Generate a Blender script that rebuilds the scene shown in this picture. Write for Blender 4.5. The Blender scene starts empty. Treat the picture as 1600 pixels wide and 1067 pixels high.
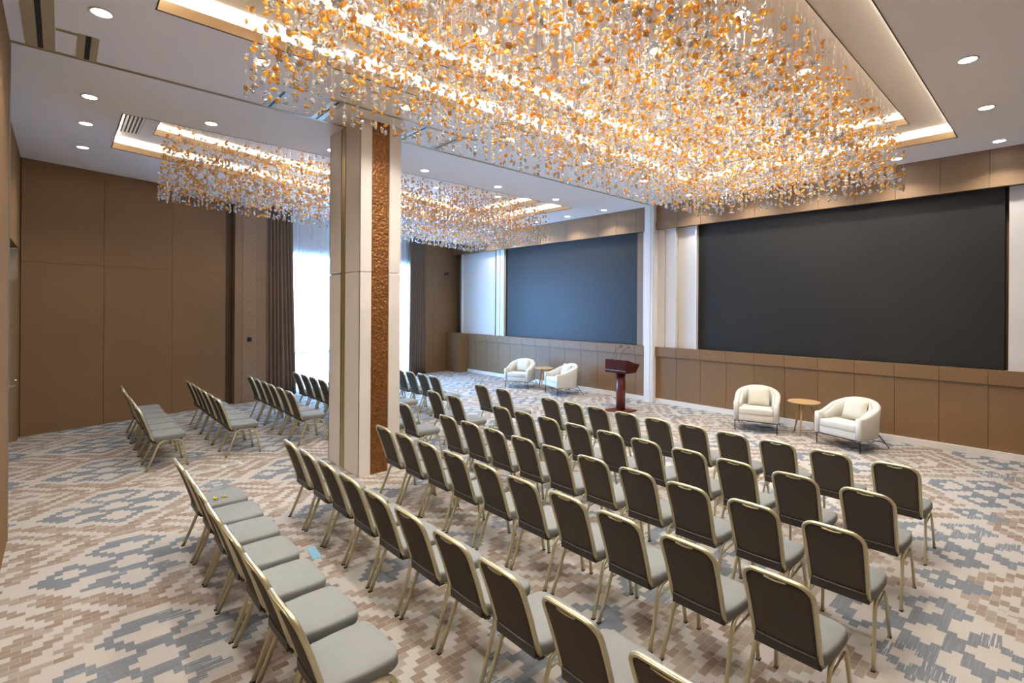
import bpy, bmesh, math, random
import numpy as np
from mathutils import Matrix, Vector

random.seed(7)
rng = np.random.default_rng(7)
sc = bpy.context.scene
COL = sc.collection
PI = math.pi

# ------------------------------------------------------------------ camera
TH, ROLL, EYE = 0.8363, 0.0066558, 2.45
cT, sT, cR, sR = math.cos(TH), math.sin(TH), math.cos(ROLL), math.sin(ROLL)
right = Vector((cT, sT, 0)); up = Vector((0, 0, 1)); back = Vector((sT, -cT, 0))
r2 = cR * right + sR * up
u2 = -sR * right + cR * up
cam = bpy.data.cameras.new('camera')
cam.sensor_fit = 'HORIZONTAL'; cam.sensor_width = 36.0
cam.lens = 781.243 / 1600 * 36.0
cam.shift_y = -(533.5 - 481.21) / 1600
cam.clip_start = 0.02; cam.clip_end = 200
cam_ob = bpy.data.objects.new('camera', cam)
COL.objects.link(cam_ob)
m = Matrix(((r2.x, u2.x, back.x, 0), (r2.y, u2.y, back.y, 0), (r2.z, u2.z, back.z, EYE), (0, 0, 0, 1)))
cam_ob.matrix_world = m
sc.camera = cam_ob

# ------------------------------------------------------------------ light levels
SKY_COL, SKY_STR = (0.28, 0.55, 1.0), 42.0
SPOT_W, SPOT_COL = 112.0, (1.0, 0.955, 0.89)
INNER_W = 200.0
COVE_STR, COVE_COL = 56.0, (1.0, 0.955, 0.88)
LENS_STR = 30.0
sc.view_settings.view_transform = 'Standard'
sc.view_settings.look = 'None'
sc.view_settings.exposure = 0.1
sc.view_settings.gamma = 1.0
sc.view_settings.use_curve_mapping = False
sc.cycles.max_bounces = 10
sc.cycles.diffuse_bounces = 5
sc.cycles.transparent_max_bounces = 24
sc.cycles.sample_clamp_indirect = 8.0
sc.cycles.use_denoising = True

world = bpy.data.worlds.new('sky'); sc.world = world
world.use_nodes = True
wb = world.node_tree.nodes['Background']
wb.inputs[0].default_value = (*SKY_COL, 1); wb.inputs[1].default_value = SKY_STR

# ------------------------------------------------------------------ node helper
class NT:
    def __init__(self, name):
        self.m = bpy.data.materials.new(name); self.m.use_nodes = True
        self.t = self.m.node_tree
        for n in list(self.t.nodes): self.t.nodes.remove(n)
        self.out = self.t.nodes.new('ShaderNodeOutputMaterial')
    def n(self, typ, **kw):
        nd = self.t.nodes.new(typ)
        for k, v in kw.items(): setattr(nd, k, v)
        return nd
    def link(self, a, b): self.t.links.new(a, b)
    def put(self, sock, v):
        if isinstance(v, X): self.link(v.s, sock)
        elif isinstance(v, bpy.types.NodeSocket): self.link(v, sock)
        elif isinstance(v, (tuple, list)) and len(v) == 3 and sock.type == 'RGBA': sock.default_value = (*v, 1)
        else: sock.default_value = v
    def math(self, op, a, b=None, c=None, clamp=False):
        nd = self.n('ShaderNodeMath', operation=op, use_clamp=clamp)
        self.put(nd.inputs[0], a)
        if b is not None: self.put(nd.inputs[1], b)
        if c is not None: self.put(nd.inputs[2], c)
        return X(self, nd.outputs[0])
    def mix(self, f, a, b):
        nd = self.n('ShaderNodeMix', data_type='RGBA')
        self.put(nd.inputs['Factor'], f); self.put(nd.inputs[6], a); self.put(nd.inputs[7], b)
        return nd.outputs[2]
    def noise(self, vec, scale, detail=2.0, rough=0.5):
        nd = self.n('ShaderNodeTexNoise')
        if vec is not None: self.link(vec, nd.inputs['Vector'])
        nd.inputs['Scale'].default_value = scale; nd.inputs['Detail'].default_value = detail
        nd.inputs['Roughness'].default_value = rough
        return nd
    def white(self, vec):
        nd = self.n('ShaderNodeTexWhiteNoise', noise_dimensions='3D'); self.link(vec, nd.inputs['Vector']); return nd
    def ramp(self, f, stops):
        nd = self.n('ShaderNodeValToRGB'); self.put(nd.inputs[0], f)
        cr = nd.color_ramp
        while len(cr.elements) < len(stops): cr.elements.new(0.5)
        for e, (p, c) in zip(cr.elements, stops): e.position = p; e.color = (*c, 1)
        return nd.outputs[0]
    def geo(self): return self.n('ShaderNodeNewGeometry').outputs['Position']
    def obj(self): return self.n('ShaderNodeTexCoord').outputs['Object']
    def mapping(self, v, scale):
        nd = self.n('ShaderNodeMapping'); self.link(v, nd.inputs['Vector']); nd.inputs['Scale'].default_value = scale; return nd.outputs[0]
    def bump(self, h, strength, dist=0.01):
        nd = self.n('ShaderNodeBump'); self.put(nd.inputs['Height'], h)
        nd.inputs['Strength'].default_value = strength; nd.inputs['Distance'].default_value = dist
        return nd.outputs[0]
    def principled(self, **kw):
        nd = self.n('ShaderNodeBsdfPrincipled')
        for k, v in kw.items(): self.put(nd.inputs[k.replace('_', ' ')], v)
        self.link(nd.outputs[0], self.out.inputs[0])
        return nd
class X:
    def __init__(self, nt, s): self.nt, self.s = nt, s
    def _o(self, op, b, rev=False): return self.nt.math(op, b, self) if rev else self.nt.math(op, self, b)
    def __add__(self, b): return self._o('ADD', b)
    __radd__ = __add__
    def __sub__(self, b): return self._o('SUBTRACT', b)
    def __rsub__(self, b): return self._o('SUBTRACT', b, True)
    def __mul__(self, b): return self._o('MULTIPLY', b)
    __rmul__ = __mul__
    def __truediv__(self, b): return self._o('DIVIDE', b)
    def lt(self, b): return self._o('LESS_THAN', b)
    def gt(self, b): return self._o('GREATER_THAN', b)
    def abs(self): return self.nt.math('ABSOLUTE', self)
    def floor(self): return self.nt.math('FLOOR', self)
    def mod(self, b): return self.nt.math('FLOORED_MODULO', self, b)
    def max(self, b): return self._o('MAXIMUM', b)
    def min(self, b): return self._o('MINIMUM', b)

M = {}
def simple(name, col, rough=0.5, metal=0.0, var=0.06, scale=6.0, bump=0.0, bscale=200.0, spec=0.5, stretch=None):
    t = NT(name)
    v = t.obj()
    if stretch: v = t.mapping(v, stretch)
    nz = t.noise(v, scale, 3.0)
    a = tuple(c * (1 - var) for c in col); b = tuple(min(1, c * (1 + var)) for c in col)
    kw = dict(Base_Color=t.mix(nz.outputs[0], a, b), Roughness=rough, Metallic=metal)
    p = t.principled(**kw)
    p.inputs['Specular IOR Level'].default_value = spec
    if bump:
        n2 = t.noise(v, bscale, 2.0)
        t.link(t.bump(n2.outputs[0], bump, 0.004), p.inputs['Normal'])
    M[name] = t.m
    return t.m

def emis(name, col, strength):
    t = NT(name); e = t.n('ShaderNodeEmission'); t.put(e.inputs[0], col); e.inputs[1].default_value = strength
    t.link(e.outputs[0], t.out.inputs[0]); M[name] = t.m
    return t.m

simple('ceiling_paint', (0.90, 0.88, 0.86), 0.85, var=0.02, scale=1.5)
simple('cove_paint', (0.80, 0.77, 0.72), 0.85, var=0.02, scale=1.5)
simple('gold_fascia', (0.64, 0.47, 0.28), 0.45, 0.35, var=0.06, scale=2.5, bump=0.05, bscale=90)
simple('gold_trim', (0.46, 0.37, 0.17), 0.38, 0.7, var=0.05)
simple('brass_satin', (0.50, 0.42, 0.26), 0.45, 0.3, var=0.08, scale=4)
simple('dark_slot', (0.012, 0.010, 0.008), 0.6, var=0.0)
simple('brown_panel', (0.205, 0.116, 0.051), 0.5, var=0.12, scale=1.1, bump=0.12, bscale=260, spec=0.4)
simple('brown_matte', (0.235, 0.135, 0.060), 0.85, var=0.10, scale=1.1, spec=0.04)
simple('brown_dark', (0.050, 0.026, 0.011), 0.5, var=0.1)
simple('brown_smooth', (0.225, 0.138, 0.072), 0.42, var=0.07, scale=1.2, bump=0.1, bscale=260)
simple('white_lacquer', (0.68, 0.63, 0.57), 0.42, var=0.03, scale=1.0)
simple('white_frame', (0.76, 0.73, 0.69), 0.40, var=0.02, scale=1.0)
simple('base_white', (0.72, 0.67, 0.61), 0.45, var=0.03)
simple('screen_black', (0.019, 0.0175, 0.0165), 0.48, var=0.05, spec=0.34)
simple('screen_edge', (0.008, 0.008, 0.009), 0.5, var=0.0)
simple('chair_metal', (0.60, 0.55, 0.36), 0.36, 0.7, var=0.05, scale=3)
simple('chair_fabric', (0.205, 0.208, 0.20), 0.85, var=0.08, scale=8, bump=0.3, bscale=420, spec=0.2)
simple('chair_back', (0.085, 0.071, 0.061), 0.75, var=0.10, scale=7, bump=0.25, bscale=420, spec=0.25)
simple('seat_under', (0.040, 0.033, 0.030), 0.45, var=0.05)
simple('rubber', (0.012, 0.011, 0.010), 0.7, var=0.0)
simple('cream_boucle', (0.64, 0.61, 0.54), 0.9, var=0.05, scale=9, bump=0.5, bscale=240, spec=0.15)
simple('cream_cushion', (0.66, 0.63, 0.52), 0.9, var=0.05, scale=9, bump=0.4, bscale=300, spec=0.15)
simple('black_metal', (0.015, 0.013, 0.012), 0.45, 0.6, var=0.0)
simple('oak', (0.52, 0.32, 0.14), 0.45, var=0.2, scale=5, stretch=(1, 14, 14))
simple('mahogany', (0.105, 0.016, 0.010), 0.28, var=0.25, scale=6, stretch=(14, 14, 1))
simple('mahogany_dark', (0.050, 0.008, 0.007), 0.25, var=0.2, scale=6)
simple('steel', (0.55, 0.55, 0.55), 0.3, 0.9, var=0.02)
simple('black_plastic', (0.014, 0.013, 0.016), 0.35, var=0.0)
simple('blue_tape', (0.20, 0.40, 0.52), 0.6, var=0.06)
simple('pale_tape', (0.45, 0.48, 0.49), 0.6, var=0.06)
simple('foil', (0.62, 0.60, 0.10), 0.3, 0.4, var=0.1)
simple('wire', (0.70, 0.64, 0.55), 0.4, 0.3, var=0.0)
emis('lens', (1.0, 0.95, 0.88), LENS_STR)
emis('cove_led', COVE_COL, COVE_STR)

# hammered copper inlay and the paler hammered band on the window-wall pilaster
def hammered(name, dark, light, rough, metal, scale, bmp=0.8):
    t = NT(name); v = t.obj()
    vo = t.n('ShaderNodeTexVoronoi', feature='F1'); t.link(v, vo.inputs['Vector']); vo.inputs['Scale'].default_value = scale
    nz = t.noise(v, scale * 0.45, 4.0, 0.65)
    h = X(t, vo.outputs['Distance']) * 0.6 + X(t, nz.outputs[0])
    p = t.principled(Base_Color=t.mix(h, dark, light), Roughness=rough, Metallic=metal)
    t.link(t.bump(h, bmp, 0.02), p.inputs['Normal'])
    M[name] = t.m
hammered('hammered_copper', (0.030, 0.011, 0.003), (0.26, 0.105, 0.026), 0.38, 0.55, 26.0)
hammered('hammered_bronze', (0.15, 0.092, 0.050), (0.29, 0.19, 0.11), 0.45, 0.2, 42.0, 0.5)

# drapes and sheer
simple('drape', (0.170, 0.118, 0.085), 0.85, var=0.08, scale=3, bump=0.2, bscale=300, spec=0.2)
def sheer():
    t = NT('sheer')
    tr = t.n('ShaderNodeBsdfTransparent'); tr.inputs[0].default_value = (0.97, 0.98, 1, 1)
    tl = t.n('ShaderNodeBsdfTranslucent'); tl.inputs[0].default_value = (0.88, 0.90, 0.93, 1)
    df = t.n('ShaderNodeBsdfDiffuse'); df.inputs[0].default_value = (0.70, 0.69, 0.70, 1)
    v = t.mapping(t.obj(), (9, 9, 0.4)); nz = t.noise(v, 3.0, 2.0)
    m1 = t.n('ShaderNodeMixShader'); m1.inputs[0].default_value = 0.42
    t.link(tl.outputs[0], m1.inputs[1]); t.link(df.outputs[0], m1.inputs[2])
    m2 = t.n('ShaderNodeMixShader')
    t.put(m2.inputs[0], X(t, nz.outputs[0]) * 0.25 + 0.50)
    t.link(tr.outputs[0], m2.inputs[1]); t.link(m1.outputs[0], m2.inputs[2])
    t.link(m2.outputs[0], t.out.inputs[0]); M['sheer'] = t.m
sheer()
def pane():
    t = NT('pane')
    tr = t.n('ShaderNodeBsdfTransparent'); tr.inputs[0].default_value = (0.93, 0.97, 1, 1)
    gl = t.n('ShaderNodeBsdfGlossy'); gl.inputs['Roughness'].default_value = 0.02
    fr = t.n('ShaderNodeFresnel'); fr.inputs[0].default_value = 1.45
    mx = t.n('ShaderNodeMixShader'); t.link(fr.outputs[0], mx.inputs[0])
    t.link(tr.outputs[0], mx.inputs[1]); t.link(gl.outputs[0], mx.inputs[2])
    t.link(mx.outputs[0], t.out.inputs[0]); M['pane'] = t.m
pane()

# glass pebbles: clear or amber glass, part see-through, part glowing through, glossy skin
def pebble_mat(name, tint, core, see, skin=0.06, refr=0.5):
    t = NT(name)
    tr = t.n('ShaderNodeBsdfTransparent'); t.put(tr.inputs[0], tint)
    tl = t.n('ShaderNodeBsdfTranslucent'); t.put(tl.inputs[0], core)
    df = t.n('ShaderNodeBsdfDiffuse'); t.put(df.inputs[0], core)
    gl = t.n('ShaderNodeBsdfGlossy'); gl.inputs['Roughness'].default_value = 0.12
    lw = t.n('ShaderNodeLayerWeight'); lw.inputs[0].default_value = 0.35
    body = t.n('ShaderNodeMixShader'); body.inputs[0].default_value = 0.35
    t.link(tl.outputs[0], body.inputs[1]); t.link(df.outputs[0], body.inputs[2])
    nz = t.noise(t.geo(), 60.0, 1.0)
    if refr:
        rf = t.n('ShaderNodeBsdfRefraction'); t.put(rf.inputs[0], tint); rf.inputs['Roughness'].default_value = 0.03; rf.inputs['IOR'].default_value = 1.4
        mr = t.n('ShaderNodeMixShader'); mr.inputs[0].default_value = refr
        t.link(tr.outputs[0], mr.inputs[1]); t.link(rf.outputs[0], mr.inputs[2]); tr = mr
    m1 = t.n('ShaderNodeMixShader'); t.put(m1.inputs[0], (X(t, nz.outputs[0]) - 0.5) * 0.9 + (1.0 - see))
    t.link(tr.outputs[0], m1.inputs[1]); t.link(body.outputs[0], m1.inputs[2])
    m2 = t.n('ShaderNodeMixShader'); t.put(m2.inputs[0], X(t, lw.outputs['Fresnel']) * 0.8 + skin)
    t.link(m1.outputs[0], m2.inputs[1]); t.link(gl.outputs[0], m2.inputs[2])
    t.link(m2.outputs[0], t.out.inputs[0]); M[name] = t.m
pebble_mat('amber_glass', (1.0, 0.74, 0.28), (1.0, 0.62, 0.14), 0.30)
pebble_mat('honey_glass', (1.0, 0.60, 0.15), (0.88, 0.45, 0.07), 0.30)
pebble_mat('clear_glass', (0.99, 0.98, 0.96), (0.97, 0.95, 0.92), 0.66, 0.12, 0.6)

# carpet: running-bond weave cells, stepped blue-grey medallions, brown brick zigzags on ivory
def carpet():
    t = NT('carpet')
    PX, PY = 1.7715, 2.1905
    W, H = PX / 30, PY / 20
    sep = t.n('ShaderNodeSeparateXYZ'); t.link(t.geo(), sep.inputs[0])
    x = X(t, sep.outputs[0]) + (0.715 + PX / 2 + 40 * PX)
    y = X(t, sep.outputs[1]) + (-0.52 + PY / 2 + 40 * PY)
    wob = t.noise(t.geo(), 14.0, 1.0)
    col = (x / W + (X(t, wob.outputs[0]) - 0.5) * 0.10).floor()
    off = col.mod(2.0) * (H / 2)
    row = ((y + off) / H).floor()
    fx = x / W - col
    fy = (y + off) / H - row
    xc = ((col + 0.5) * W).mod(PX) - PX / 2
    yc = ((row + 0.5) * H - off).mod(PY) - PY / 2
    ax, ay = xc.abs(), yc.abs()
    def dia(cx, cy, rx, ry):
        return (((ax - cx).abs() / rx) + ((ay - cy).abs() / ry)).lt(1.0)
    blue = dia(0, 0, .27, .33).max(dia(0, .45, .26, .28)).max(dia(.37, 0, .28, .37))
    hole = dia(0, 0, .14, .19).max(dia(0, .45, .105, .125)).max(dia(.36, 0, .145, .20))
    small = dia(0, PY / 2, .29, .23); sm_hole = dia(0, PY / 2, .095, .075)
    margin = dia(0, PY / 2, .37, .32)
    blue = (blue - hole).max(0.0).max((small - sm_hole).max(0.0))
    n = ax / (PX / 2) + ay / (PY / 2)
    band = lambda a, b: n.gt(a) * n.lt(b)
    brown = band(.87, 1.09).max(band(1.19, 1.36)).max(band(1.46, 1.66)).max(n.gt(1.80))
    brown = brown * (1.0 - margin)
    cell = t.n('ShaderNodeCombineXYZ'); t.put(cell.inputs[0], col); t.put(cell.inputs[1], row)
    wn = X(t, t.white(cell.outputs[0]).outputs[0])
    big = X(t, t.noise(t.geo(), 0.9, 2.0).outputs[0])
    # worn-away cells of the brown bands, joints between bricks
    brown = brown * (wn + (big - 0.5) * 1.2).gt(0.04)
    joint = (fx.gt(.04) * fx.lt(.96)) * (fy.gt(.025) * fy.lt(.975))
    fine = X(t, t.noise(t.geo(), 210.0, 3.0, 0.8).outputs[0])
    mid = X(t, t.noise(t.geo(), 60.0, 2.0).outputs[0])
    streak = X(t, t.noise(t.mapping(t.geo(), (90, 3.0, 1)), 1.0, 2.0).outputs[0])
    ivory = t.mix((fine - 0.5) * 1.8 + 0.5, (0.24, 0.215, 0.188), (0.60, 0.555, 0.505))
    brn = t.ramp(wn * 0.7 + (big - 0.35) * 0.8, [(0.0, (0.30, 0.255, 0.208)), (0.35, (0.245, 0.197, 0.152)), (0.6, (0.195, 0.142, 0.102)), (0.85, (0.172, 0.098, 0.060)), (1.0, (0.19, 0.14, 0.10))])
    brn = t.mix((fine - 0.5) * 1.4 + 0.22, brn, (0.47, 0.42, 0.365))
    blu = t.ramp(streak * 0.6 + mid * 0.4 + (big - 0.5) * 0.5, [(0.2, (0.075, 0.090, 0.112)), (0.5, (0.122, 0.138, 0.160)), (0.78, (0.23, 0.24, 0.255))])
    blu = t.mix((fine - 0.5) * 1.4 + 0.22, blu, (0.36, 0.36, 0.36))
    worn = streak.gt(0.60) * big.gt(0.56)
    blu = t.mix(worn * 0.6, blu, (0.60, 0.56, 0.51))
    c = t.mix(brown * (joint * 0.55 + 0.45), ivory, brn)
    c = t.mix(blue, c, blu)
    p = t.principled(Base_Color=c, Roughness=0.95)
    p.inputs['Specular IOR Level'].default_value = 0.1
    t.link(t.bump(fine, 0.35, 0.006), p.inputs['Normal'])
    M['carpet'] = t.m
carpet()

# ------------------------------------------------------------------ mesh helpers
def link(name, me, parent=None):
    o = bpy.data.objects.new(name, me); COL.objects.link(o)
    if parent is not None: o.parent = parent
    return o
def mesh(name, vf, mat, parent=None, smooth=False):
    v, f = vf
    me = bpy.data.meshes.new(name); me.from_pydata([tuple(p) for p in v], [], f); me.update()
    for mm in (mat if isinstance(mat, (list, tuple)) else [mat]): me.materials.append(M[mm])
    if smooth: me.shade_smooth()
    return link(name, me, parent)
def join(*parts):
    V, F = [], []
    for v, f in parts:
        o = len(V); V += [tuple(p) for p in v]; F += [[i + o for i in q] for q in f]
    return V, F
def box(x0, x1, y0, y1, z0, z1):
    v = [(x, y, z) for z in (z0, z1) for y in (y0, y1) for x in (x0, x1)]
    return v, [[0, 2, 3, 1], [4, 5, 7, 6], [0, 1, 5, 4], [2, 6, 7, 3], [0, 4, 6, 2], [1, 3, 7, 5]]
def rbox(name, x0, x1, y0, y1, z0, z1, r, mat, parent=None, seg=2, smooth=True):
    bm = bmesh.new()
    vs, fs = box(x0, x1, y0, y1, z0, z1)
    bv = [bm.verts.new(p) for p in vs]
    for q in fs: bm.faces.new([bv[i] for i in q])
    bmesh.ops.bevel(bm, geom=bm.edges[:] , offset=r, segments=seg, profile=0.5, affect='EDGES')
    me = bpy.data.meshes.new(name); bm.to_mesh(me); bm.free()
    me.materials.append(M[mat])
    if smooth:
        me.shade_smooth()
    return link(name, me, parent)
def xf(vf, fn): return [fn(*p) for p in vf[0]], vf[1]
def sweep(path, a, b, n=8, updir=(0, 0, 1), caps=True, scale=None):
    """closed elliptical/rect-ish section (half sizes a sideways, b along the other normal) along path"""
    P = [Vector(p) for p in path]; V, F = [], []
    for i, p in enumerate(P):
        d = (P[min(i + 1, len(P) - 1)] - P[max(i - 1, 0)]).normalized()
        s = d.cross(Vector(updir))
        if s.length < 1e-4: s = d.cross(Vector((1, 0, 0)))
        s.normalize(); t = s.cross(d).normalized()
        k = scale[i] if scale else 1.0
        for j in range(n):
            w = 2 * PI * (j + 0.5) / n
            cx, sx = math.cos(w), math.sin(w)
            q = 0.72   # squarish section
            cx = math.copysign(abs(cx) ** q, cx); sx = math.copysign(abs(sx) ** q, sx)
            V.append(tuple(p + s * (a * cx * k) + t * (b * sx * k)))
    for i in range(len(P) - 1):
        for j in range(n):
            k = (j + 1) % n
            F.append([i * n + j, i * n + k, (i + 1) * n + k, (i + 1) * n + j])
    if caps:
        F.append(list(range(n))[::-1]); F.append([(len(P) - 1) * n + j for j in range(n)])
    return V, F
def lathe(prof, n=24, cx=0, cy=0):
    V, F = [], []
    for r, z in prof:
        for j in range(n):
            w = 2 * PI * j / n; V.append((cx + r * math.cos(w), cy + r * math.sin(w), z))
    for i in range(len(prof) - 1):
        for j in range(n):
            k = (j + 1) % n; F.append([i * n + j, i * n + k, (i + 1) * n + k, (i + 1) * n + j])
    F.append(list(range(n))[::-1]); F.append([(len(prof) - 1) * n + j for j in range(n)])
    return V, F
def arc(p0, p1, p2, n=6):
    """quadratic Bezier"""
    return [tuple((1 - t) ** 2 * a + 2 * t * (1 - t) * b + t * t * c for a, b, c in zip(p0, p1, p2)) for t in [i / n for i in range(n + 1)]]
def tag(o, label=None, cat=None, group=None, kind=None):
    if label: o['label'] = label
    if cat: o['category'] = cat
    if group: o['group'] = group
    if kind: o['kind'] = kind
    return o
def thing(name, label, cat, loc=(0, 0, 0), rz=0.0, group=None):
    o = link(name, None); o.location = loc; o.rotation_euler = (0, 0, rz)
    return tag(o, label, cat, group)
def struct(name, vf, mat, label=None):
    return tag(mesh(name, vf, mat), label, None, None, 'structure')
def dup(root, loc, rz, label):
    r = root.copy(); COL.objects.link(r); r.location = loc; r.rotation_euler = (0, 0, rz); r['label'] = label
    for ch in list(root.children):
        c = ch.copy(); COL.objects.link(c); c.parent = r
        for g in ch.children:
            d = g.copy(); COL.objects.link(d); d.parent = c
    return r

# ------------------------------------------------------------------ the room shell
ZC, Z1, Z2 = 5.18, 5.40, 5.60          # ceiling, first and second recess levels
YF = 11.60                             # front of wainscot and header
P0 = Vector((-12.96, -0.55)); DW = Vector((-0.2657, 0.964)); NW = Vector((0.964, 0.2657))
def ww(t, n, z): q = P0 + DW * t + NW * n; return (q.x, q.y, z)
def wbox(t0, t1, n0, n1, z0, z1): return xf(box(t0, t1, n0, n1, z0, z1), lambda a, b, c: ww(a, -b + 0, c))
def wb(t0, t1, n0, n1, z0, z1):
    v, f = box(t0, t1, n0, n1, z0, z1)
    return [ww(*p) for p in v], [q[::-1] for q in f]
TE = (YF + 0.4 - P0.y) / DW.y          # where the window wall meets the front wall's back plane

struct('floor', box(-17.6, 1.2, -1.2, 12.4, -0.12, 0.0), 'carpet', 'patterned carpet with blue-grey medallions and brown brick zigzags on ivory')

def quad_ring(o, h, z, flip=False):
    V = [(*p, z) for p in o] + [(*p, z) for p in h]
    return V, [[i, (i + 1) % 4, 4 + (i + 1) % 4, 4 + i] for i in range(4)]
def offset_quad(q, d):
    """quad listed counter-clockwise, moved outwards by d"""
    n = len(q); out = []
    for i in range(n):
        a, b, c = Vector(q[i - 1]), Vector(q[i]), Vector(q[(i + 1) % n])
        e1 = (b - a).normalized(); e2 = (c - b).normalized()
        n1 = Vector((e1.y, -e1.x)); n2 = Vector((e2.y, -e2.x))
        bis = (n1 + n2).normalized(); out.append(tuple(b + bis * (d / max(0.3, bis.dot(n1)))))
    return out
SK = DW.x / DW.y
RA0 = [(-5.63, 0.64), (-1.15, 0.64), (-1.15, 10.45), (-5.63, 10.45)]
RA1 = [(-5.11, 1.16), (-1.67, 1.16), (-1.67, 9.95), (-5.11, 9.95)]
RB0 = [(-11.09, 0.64), (-9.00, 0.64), (-9.00, 10.32), (-11.09 + SK * 9.68, 10.32)]
RB1 = [(-10.55, 1.17), (-9.53, 1.17), (-9.53, 9.85), (-10.55 + SK * 8.68, 9.85)]
ceil_parts = [quad_ring([(-7.0, -1.2), (1.2, -1.2), (1.2, 12.4), (-7.0, 12.4)], RA0, ZC),
              quad_ring([(-17.6, -1.2), (-7.0, -1.2), (-7.0, 12.4), (-17.6, 12.4)], RB0, ZC)]
ceiling = struct('ceiling', join(*ceil_parts), 'ceiling_paint', 'pale grey flat ceiling with two stepped light recesses')
def wallring(q, z0, z1):
    V = [(*p, z0) for p in q] + [(*p, z1) for p in q]
    return V, [[i, (i + 1) % 4, 4 + (i + 1) % 4, 4 + i] for i in range(4)]
LIP, CH = 0.115, 0.17
for q0, q1 in ((RA0, RA1), (RB0, RB1)):
    for q, zl, zn, nxt in ((q0, ZC, Z1, q1), (q1, Z1, Z2, None)):
        oq = offset_quad(q, CH); lq = offset_quad(q, 0.02)
        mesh('gold_fascia', join(wallring(q, zl, zl + LIP), quad_ring(lq, q, zl + LIP), wallring(lq, zl + 0.002, zl + LIP)), 'gold_fascia', ceiling)
        mesh('edge_bead', join(quad_ring(offset_quad(q, 0.006), offset_quad(q, -0.006), zl - 0.004), wallring(offset_quad(q, -0.006), zl - 0.004, zl + 0.004)), 'brown_dark', ceiling)
        mesh('cove_wall', join(quad_ring(oq, lq, zl + 0.03), wallring(oq, zl + 0.03, zn)), 'cove_paint', ceiling)
        sq, si = offset_quad(q, 0.11), offset_quad(q, 0.06)
        mesh('light_strip', join(quad_ring(sq, si, zl + 0.05), wallring(sq, zl + 0.035, zl + 0.05), wallring(si, zl + 0.035, zl + 0.05)), 'cove_led', ceiling)
        if nxt: mesh('recess_ceiling', quad_ring(oq, nxt, zn), 'cove_paint', ceiling)
        else: mesh('recess_ceiling', ([(*p, zn) for p in oq], [[0, 1, 2, 3]]), 'cove_paint', ceiling)

# ---- partition tracks in the ceiling
tn = [0]
def track(x0, y0, x1, y1, w, slot):
    tn[0] += 1
    dx, dy = (w, 0) if abs(y1 - y0) > abs(x1 - x0) else (0, w)
    sx, sy = (slot, 0) if dx else (0, slot)
    o = struct(f'trim_{tn[0]}', join(box(min(x0, x1) - dx, max(x0, x1) - sx if dx else max(x0, x1), min(y0, y1) - dy, max(y0, y1) - sy if dy else max(y0, y1), ZC - 0.006, ZC + 0.02),
                                     box(min(x0, x1) + sx if dx else min(x0, x1), max(x0, x1) + dx, min(y0, y1) + sy if dy else min(y0, y1), max(y0, y1) + dy, ZC - 0.006, ZC + 0.02)),
               'brass_satin', 'brass-edged sliding partition track in the ceiling')
    mesh('slot', box(min(x0, x1) - sx, max(x0, x1) + sx, min(y0, y1) - sy, max(y0, y1) + sy, ZC - 0.003, ZC + 0.02), 'dark_slot', o)
track(-7.33, -0.6, -7.33, 3.19, 0.030, 0.008)
track(-7.33, 3.85, -7.33, 11.5, 0.030, 0.008)
track(-7.30, -0.17, 0.9, -0.17, 0.115, 0.022)
track(-7.30, 0.20, -6.66, 0.20, 0.085, 0.022)
track(-6.70, -0.05, -6.70, 0.115, 0.026, 0.006)
track(-7.30, 2.10, -6.66, 2.10, 0.085, 0.018)
track(-7.30, 2.74, -6.5, 2.74, 0.085, 0.018)
track(-6.47, 2.10, -6.47, 5.0, 0.026, 0.008)
track(-7.27, 4.10, -6.5, 4.10, 0.085, 0.018)
track(-7.27, 4.75, -6.5, 4.75, 0.085, 0.018)

# ---- front wall
wf = struct('wall_front', box(-17.6, 1.2, 12.0, 12.2, 0, ZC), 'brown_panel', 'front wall clad in brown panels around two dark screens')
def joints(a, b, j0, p):
    xs = [a] + [j0 - p * k for k in range(-40, 60) if a + 0.08 < j0 - p * k < b - 0.08] + [b]
    return sorted(xs)
HALF = ((-15.35, -7.50, -7.86), (-7.24, 1.15, -0.87))
G = 0.0035
for a, b, j0 in HALF:
    hb = a if a > -10 else -16.6
    mesh('ledge', box(hb, b, YF + 0.03, 12.0, 1.30, 1.452), 'brown_panel', wf)
    for xa, xb in zip(joints(hb, b, j0, 0.64)[:-1], joints(hb, b, j0, 0.64)[1:]):
        mesh('top_rail_panel', box(xa + G, xb - G, YF, YF + 0.05, 1.215, 1.458), 'brown_panel', wf)
        mesh('wainscot_panel', box(xa + G, xb - G, YF + 0.035, YF + 0.08, 0.10, 1.207), 'brown_panel', wf)
        mesh('header_panel', box(xa + G, xb - G, YF + 0.03, YF + 0.07, 4.745, ZC), 'brown_smooth', wf)
        mesh('header_rail', box(xa + G, xb - G, YF, YF + 0.06, 4.53, 4.74), 'brown_smooth', wf)
    mesh('header_soffit', box(hb, b, YF + 0.05, 12.0, 4.54, ZC), 'brown_dark', wf)
    mesh('wainscot_core', box(hb, b, YF + 0.07, 12.0, 0.0, 1.31), 'brown_dark', wf)
bf = struct('baseboard_front', join(box(-15.35, -7.52, YF - 0.015, YF + 0.06, 0, 0.112), box(-7.22, 1.15, YF - 0.015, YF + 0.06, 0, 0.112)), 'base_white', 'low cream baseboard below the brown wainscot')
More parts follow.
